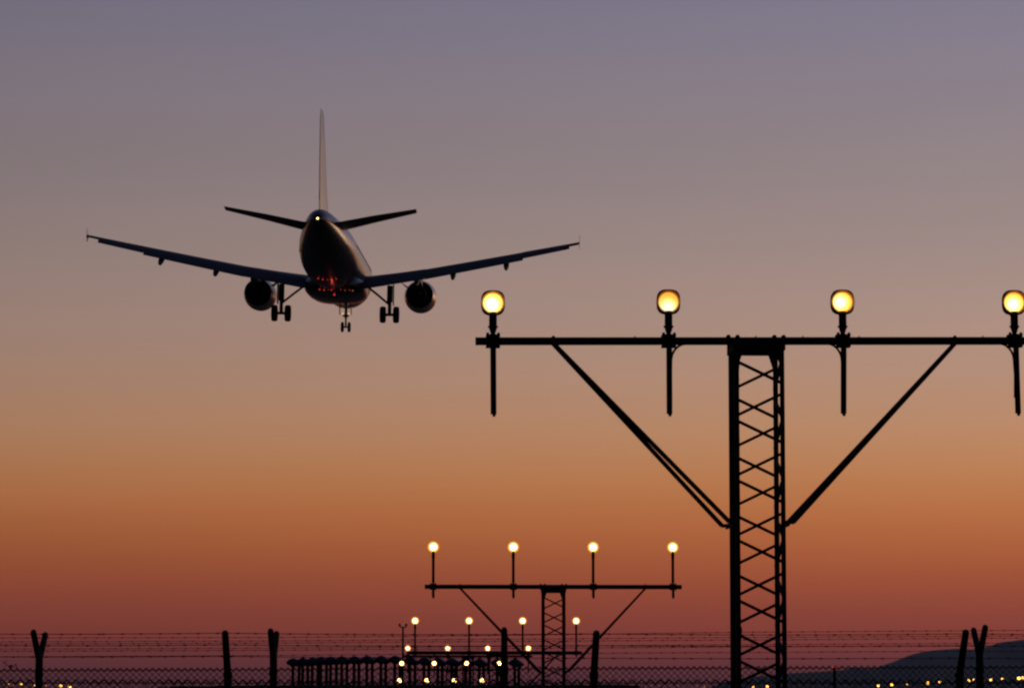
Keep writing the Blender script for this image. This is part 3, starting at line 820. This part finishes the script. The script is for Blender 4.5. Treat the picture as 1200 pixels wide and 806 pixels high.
for side in (-1, 1):
    m_ = MB(); rings = []
    for ax, t, inc in ((1.2, .135, 4), (2.2, .13, 4), (4.2, .12, 3), (6.4, .115, 2), (9.0, .11, 1.2), (12, .108, 0.6), (14.5, .105, 0.2), (16.95, .10, -0.3)):
        le, ch, z = wing_at(ax)
        rings.append(foil(side * ax, le, z, ch, t, R(inc)))
    m_.loft(rings); wing = m_.build('wing', 'wing_grey', plane, True)
    for x0, x1, c0, c1, defl, drop in ((2.05, 6.25, 1.60, 1.42, 34, 0.08), (6.26, 13.1, 1.42, 1.12, 34, 0.08), (13.11, 16.15, 1.05, 0.85, 30, 0.04)):
        q = MB(); rr = []
        for k in range(5):
            ax = x0 + (x1 - x0) * k / 4; cc = c0 + (c1 - c0) * k / 4
            le, ch, z = wing_at(ax)
            rr.append(foil(side * ax, le + ch - 0.16, z - 0.02 - drop - (0.02 if x0 == 6.26 else 0.0) - 0.10 * cc, cc, 0.13, R(defl)))
        q.loft(rr); q.build('flap' if x0 < 13 else 'aileron', 'wing_grey', wing, True)
    # slats along the leading edge
    q = MB(); rr = []
    for k in range(7):
        ax = 3.0 + (16.3 - 3.0) * k / 6; le, ch, z = wing_at(ax)
        rr.append(foil(side * ax, le - 0.22, z - 0.10, 0.5 if ax > 7 else 0.6, 0.14, R(-18)))
    q.loft(rr); q.build('slat', 'wing_grey', wing, True)
    for ax in (5.7, 8.25, 11.95):
        le, ch, z = wing_at(ax); te = le + ch
        q = MB(); rr = []
        for ds, w, dz_ in ((-1.5, 0.03, -0.15), (-1.1, 0.15, -0.30), (-0.4, 0.20, -0.48), (0.3, 0.20, -0.72), (0.8, 0.15, -0.92), (1.1, 0.05, -1.02)):
            rr.append([pt(side * ax + w * math.cos(a), te + ds, z + dz_ - 0.0 + w * 1.25 * math.sin(a)) for a in [2 * math.pi * k / 12 for k in range(12)]])
        q.loft(rr); q.build('flap_track_fairing', 'wing_grey', wing, True)
    le, ch, z = wing_at(16.95)
    q = MB(); rr = []
    for zz, dl, c_ in ((-0.40, 0.80, 0.32), (0.0, 0.1, 1.45), (0.50, 0.95, 0.36)):
        rr.append([pt(side * (16.98 + w_), le + dl + u * c_, z + zz) for u, w_ in ((0, 0), (.3, .035), (.7, .03), (1, 0), (.7, -.02), (.3, -.02))])
    q.loft(rr); q.build('wingtip_fence', 'white_paint', wing, True)
    # horizontal stabiliser
    q = MB(); rr = []
    for ax, le, c_, z, t in ((0.3, 31.0, 4.0, 4.86, .10), (1.2, 31.5, 3.65, 4.95, .10), (3.5, 32.75, 2.75, 5.39, .10), (6.22, 34.15, 1.6, 5.86, .10)):
        rr.append(foil(side * ax, le, z, c_, t, R(-3.0)))
    q.loft(rr); q.build('tailplane', 'dark_paint', plane, True)
    # engine
    ex, ez, es = side * 5.75, 2.08, 10.9
    def ring(s, r, n=32, dz=0.0): return [pt(ex + r * math.cos(2 * math.pi * k / n), es + s, ez + dz + r * math.sin(2 * math.pi * k / n)) for k in range(n)]
    q = MB()
    q.loft([ring(0.3, 0.86), ring(0.04, 0.93), ring(0.0, 0.98), ring(0.10, 1.05), ring(0.5, 1.13), ring(1.2, 1.16), ring(2.0, 1.13), ring(2.8, 1.05), ring(3.3, 0.97), ring(3.29, 0.945)], caps=False)
    eng = q.build('engine', 'metal_nacelle', plane, True)
    q = MB(); q.loft([ring(3.28, 0.942), ring(2.6, 0.88), ring(1.2, 0.88), ring(0.3, 0.862)], caps=False); q.build('duct', 'exhaust_metal', eng, True)
    q = MB(); q.loft([ring(1.0, 0.87), ring(1.02, 0.05)]); q.build('fan', 'exhaust_metal', eng)
    q = MB(); q.loft([ring(1.2, 0.50), ring(2.6, 0.66), ring(3.4, 0.60), ring(4.1, 0.44), ring(4.12, 0.40), ring(3.6, 0.34)]); q.build('core_cowl', 'exhaust_metal', eng, True)
    q = MB(); q.loft([ring(3.6, 0.26), ring(4.2, 0.20), ring(4.8, 0.03)]); q.build('exhaust_cone', 'exhaust_metal', eng, True)
    q = MB(); le, ch, wz = wing_at(5.75)
    rr = []
    for s, zt, zb, w in ((es + 0.7, ez + 1.15, ez + 1.0, 0.05), (es + 2.0, wz + 0.05, ez + 0.8, 0.2), (es + 3.6, wz + 0.05, ez + 0.45, 0.24), (es + 5.2, wz - 0.05, ez + 0.62, 0.2), (es + 6.6, wz - 0.1, wz - 0.3, 0.04)):
        rr.append([pt(ex - w, s, zb), pt(ex + w, s, zb), pt(ex + w, s, zt), pt(ex - w, s, zt)])
    q.loft(rr); q.build('pylon', 'wing_grey', eng, True)
    q = MB(); q.add([pt(ex - side * 0.95, es + 1.0, ez + 0.62), pt(ex - side * 0.90, es + 2.3, ez + 0.66), pt(ex - side * 1.40, es + 2.0, ez + 0.98), pt(ex - side * 1.36, es + 1.75, ez + 0.96),
        pt(ex - side * 0.95, es + 1.0, ez + 0.58), pt(ex - side * 0.90, es + 2.3, ez + 0.62), pt(ex - side * 1.40, es + 2.0, ez + 0.95), pt(ex - side * 1.36, es + 1.75, ez + 0.93)],
        [(0, 1, 2, 3), (7, 6, 5, 4), (0, 4, 5, 1), (1, 5, 6, 2), (2, 6, 7, 3), (3, 7, 4, 0)]); q.build('strake', 'metal_nacelle', eng)
    # main gear
    gx, GZ = side * 3.795, -0.22
    q = MB(); q.tube([pt(gx, 17.6, 2.4), pt(gx, 17.7, 1.25)], 0.20, 12); q.tube([pt(gx, 17.7, 1.3), pt(gx, 17.7, GZ + 0.5)], 0.13, 12)
    q.tube([pt(gx - 0.62, 17.7, GZ + 0.585), pt(gx + 0.62, 17.7, GZ + 0.585)], 0.10, 10)
    q.tube([pt(gx, 17.95, GZ + 0.7), pt(gx, 18.15, GZ + 1.0), pt(gx, 17.8, GZ + 1.45)], 0.05, 6)
    gear = q.build('landing_gear', 'gear_metal', plane, True)
    q = MB(); q.tube([pt(gx, 17.7, 1.05), pt(gx - side * 0.85, 17.65, 1.75), pt(gx - side * 1.75, 17.6, 2.45)], 0.08, 8); q.build('side_brace', 'gear_metal', gear, True)
    q = MB(); q.box(pt(gx + side * 0.26, 17.7, 1.75), (0.05, 1.0, 1.45)); q.build('gear_door', 'wing_grey', gear)
    for wx in (-0.465, 0.465):
        q = MB(); rr = []
        for dx, r in ((-.19, .28), (-.215, .42), (-.20, .52), (-.12, .575), (0, .585), (.12, .575), (.20, .52), (.215, .42), (.19, .28)):
            rr.append([pt(gx + wx + dx, 17.7 + r * math.cos(2 * math.pi * k / 28), GZ + 0.585 + r * math.sin(2 * math.pi * k / 28)) for k in range(28)])
        q.loft(rr); q.build('wheel', 'tyre', gear, True)
# nose gear
NG = 5.07; GZ = -0.05
q = MB(); q.tube([pt(0, NG - 0.1, 2.0), pt(0, NG, 1.0)], 0.11, 10); q.tube([pt(0, NG, 1.0), pt(0, NG, GZ + 0.35)], 0.07, 10); q.tube([pt(-.36, NG, GZ + .38), pt(.36, NG, GZ + .38)], 0.06, 8)
q.tube([pt(0, NG + 0.1, GZ + 0.5), pt(0, NG + 0.32, GZ + 0.8), pt(0, NG + 0.08, GZ + 1.15)], 0.04, 6)
q.box(pt(0, NG, 1.18), (0.46, 0.14, 0.16))
gear = q.build('nose_gear', 'gear_metal', plane, True)
for s in (-1, 1):
    q = MB(); rr = []
    for dx, r in ((-.10, .18), (-.11, .3), (-.07, .37), (0, .38), (.07, .37), (.11, .3), (.10, .18)):
        rr.append([pt(s * 0.25 + dx, NG + r * math.cos(2 * math.pi * k / 24), GZ + 0.38 + r * math.sin(2 * math.pi * k / 24)) for k in range(24)])
    q.loft(rr); q.build('wheel', 'tyre', gear, True)
    q = MB(); q.box(pt(s * 0.42, NG + 0.5, 1.50), (0.04, 1.3, 0.55)); q.build('gear_door', 'dark_paint', gear)
    q = MB(); q.ball(pt(s * 0.22, NG + 0.12, 1.32), 0.075, 8, 6); q.build('gear_glint', 'gear_glint', gear, True)  # glowing balls added to imitate orange reflections on the gear doors
# fin and rudder
def fin_ring(z, le, c_, t): return foil(0, le, z, c_, t, 0, True)
q = MB(); q.loft([fin_ring(5.55, 29.4, 6.0, .080), fin_ring(6.2, 30.6, 5.2, .085), fin_ring(7.2, 31.45, 4.6, .082), fin_ring(9.8, 33.25, 3.2, .09), fin_ring(11.95, 34.8, 2.1, .085), fin_ring(12.2, 35.15, 1.75, .05)])
q.build('tail_fin', 'white_paint', plane, True)
q = MB(); q.add([pt(sx * w, s_, z) for sx in (-1, 1) for (w, s_, z) in ((0.150, 34.55, 6.5), (0.150, 34.60, 6.5), (0.062, 36.25, 11.85), (0.062, 36.20, 11.85))], [(0, 1, 2, 3), (7, 6, 5, 4), (0, 4, 5, 1), (1, 5, 6, 2), (2, 6, 7, 3), (3, 7, 4, 0)])
q.build('rudder_hinge', 'dark_paint', plane)
q = MB(); q.ball(pt(0, 37.66, 4.98 + 0.03), 0.07, 10, 6); q.build('tail_light', 'tail_light', plane, True)
q = MB(); q.ball(pt(0.1, 20.8, 1.47), 0.06, 10, 6); bc = q.build('beacon', 'belly_red', plane, True)
for k in range(9):  # glowing beads added to imitate red and amber reflections on the fairing
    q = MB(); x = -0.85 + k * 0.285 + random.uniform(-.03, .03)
    q.ball(pt(x + random.uniform(-.06, .06), 22.0 - 0.12 * abs(x), 1.70 + random.uniform(-.05, .05)), random.uniform(.022, .045), 8, 5, (1.5, 1, .8)); q.build('belly_glint', ('belly_red', 'amber_glint')[k in (6, 8)], plane, True)
for k in range(5):  # second row of added beads, imitating reflections under the rear fuselage
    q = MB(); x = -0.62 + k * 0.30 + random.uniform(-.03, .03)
    q.ball(pt(x, 26.9, 1.97 + 0.22 * x * x), random.uniform(.02, .036), 8, 5, (1.6, 1, .8)); q.build('belly_glint', ('belly_red', 'amber_glint')[k == 3], plane, True)
bl = bpy.data.lights.new('belly_wash', 'POINT'); bl.energy = 5; bl.color = (1, 0.07, 0.05); bl.shadow_soft_size = 0.1  # unseen red lamp added behind and below the beacon to redden the belly
blo = bpy.data.objects.new('belly_wash', bl); COL.objects.link(blo); blo.parent = bc; blo.location = pt(0.25, 23.2, 0.9)

PLY = 228.0
c = P(392.8, 374.0, PLY)
plane.location = c
plane.scale = (1.008, 1.008, 1.008)
plane.rotation_euler = Euler((R(2.4), R(0.9), R(-0.35)), 'YXZ')

# ------------------------------------------------------------------ air: thin evening haze
hz = MB(); hz.box((1000, 4500, 149.0), (11000, 13000, 300.0))
hm = bpy.data.materials.new('evening_haze'); hm.use_nodes = True
ht = hm.node_tree; ht.nodes.clear()
ho_ = ht.nodes.new('ShaderNodeOutputMaterial'); hv = ht.nodes.new('ShaderNodeVolumePrincipled')
hv.inputs['Color'].default_value = (0.60, 0.80, 1.0, 1); hv.inputs['Density'].default_value = 2.0e-5; hv.inputs['Anisotropy'].default_value = 0.2
ht.links.new(hv.outputs[0], ho_.inputs['Volume'])
tag(hz.build('haze', hm), kind='stuff')
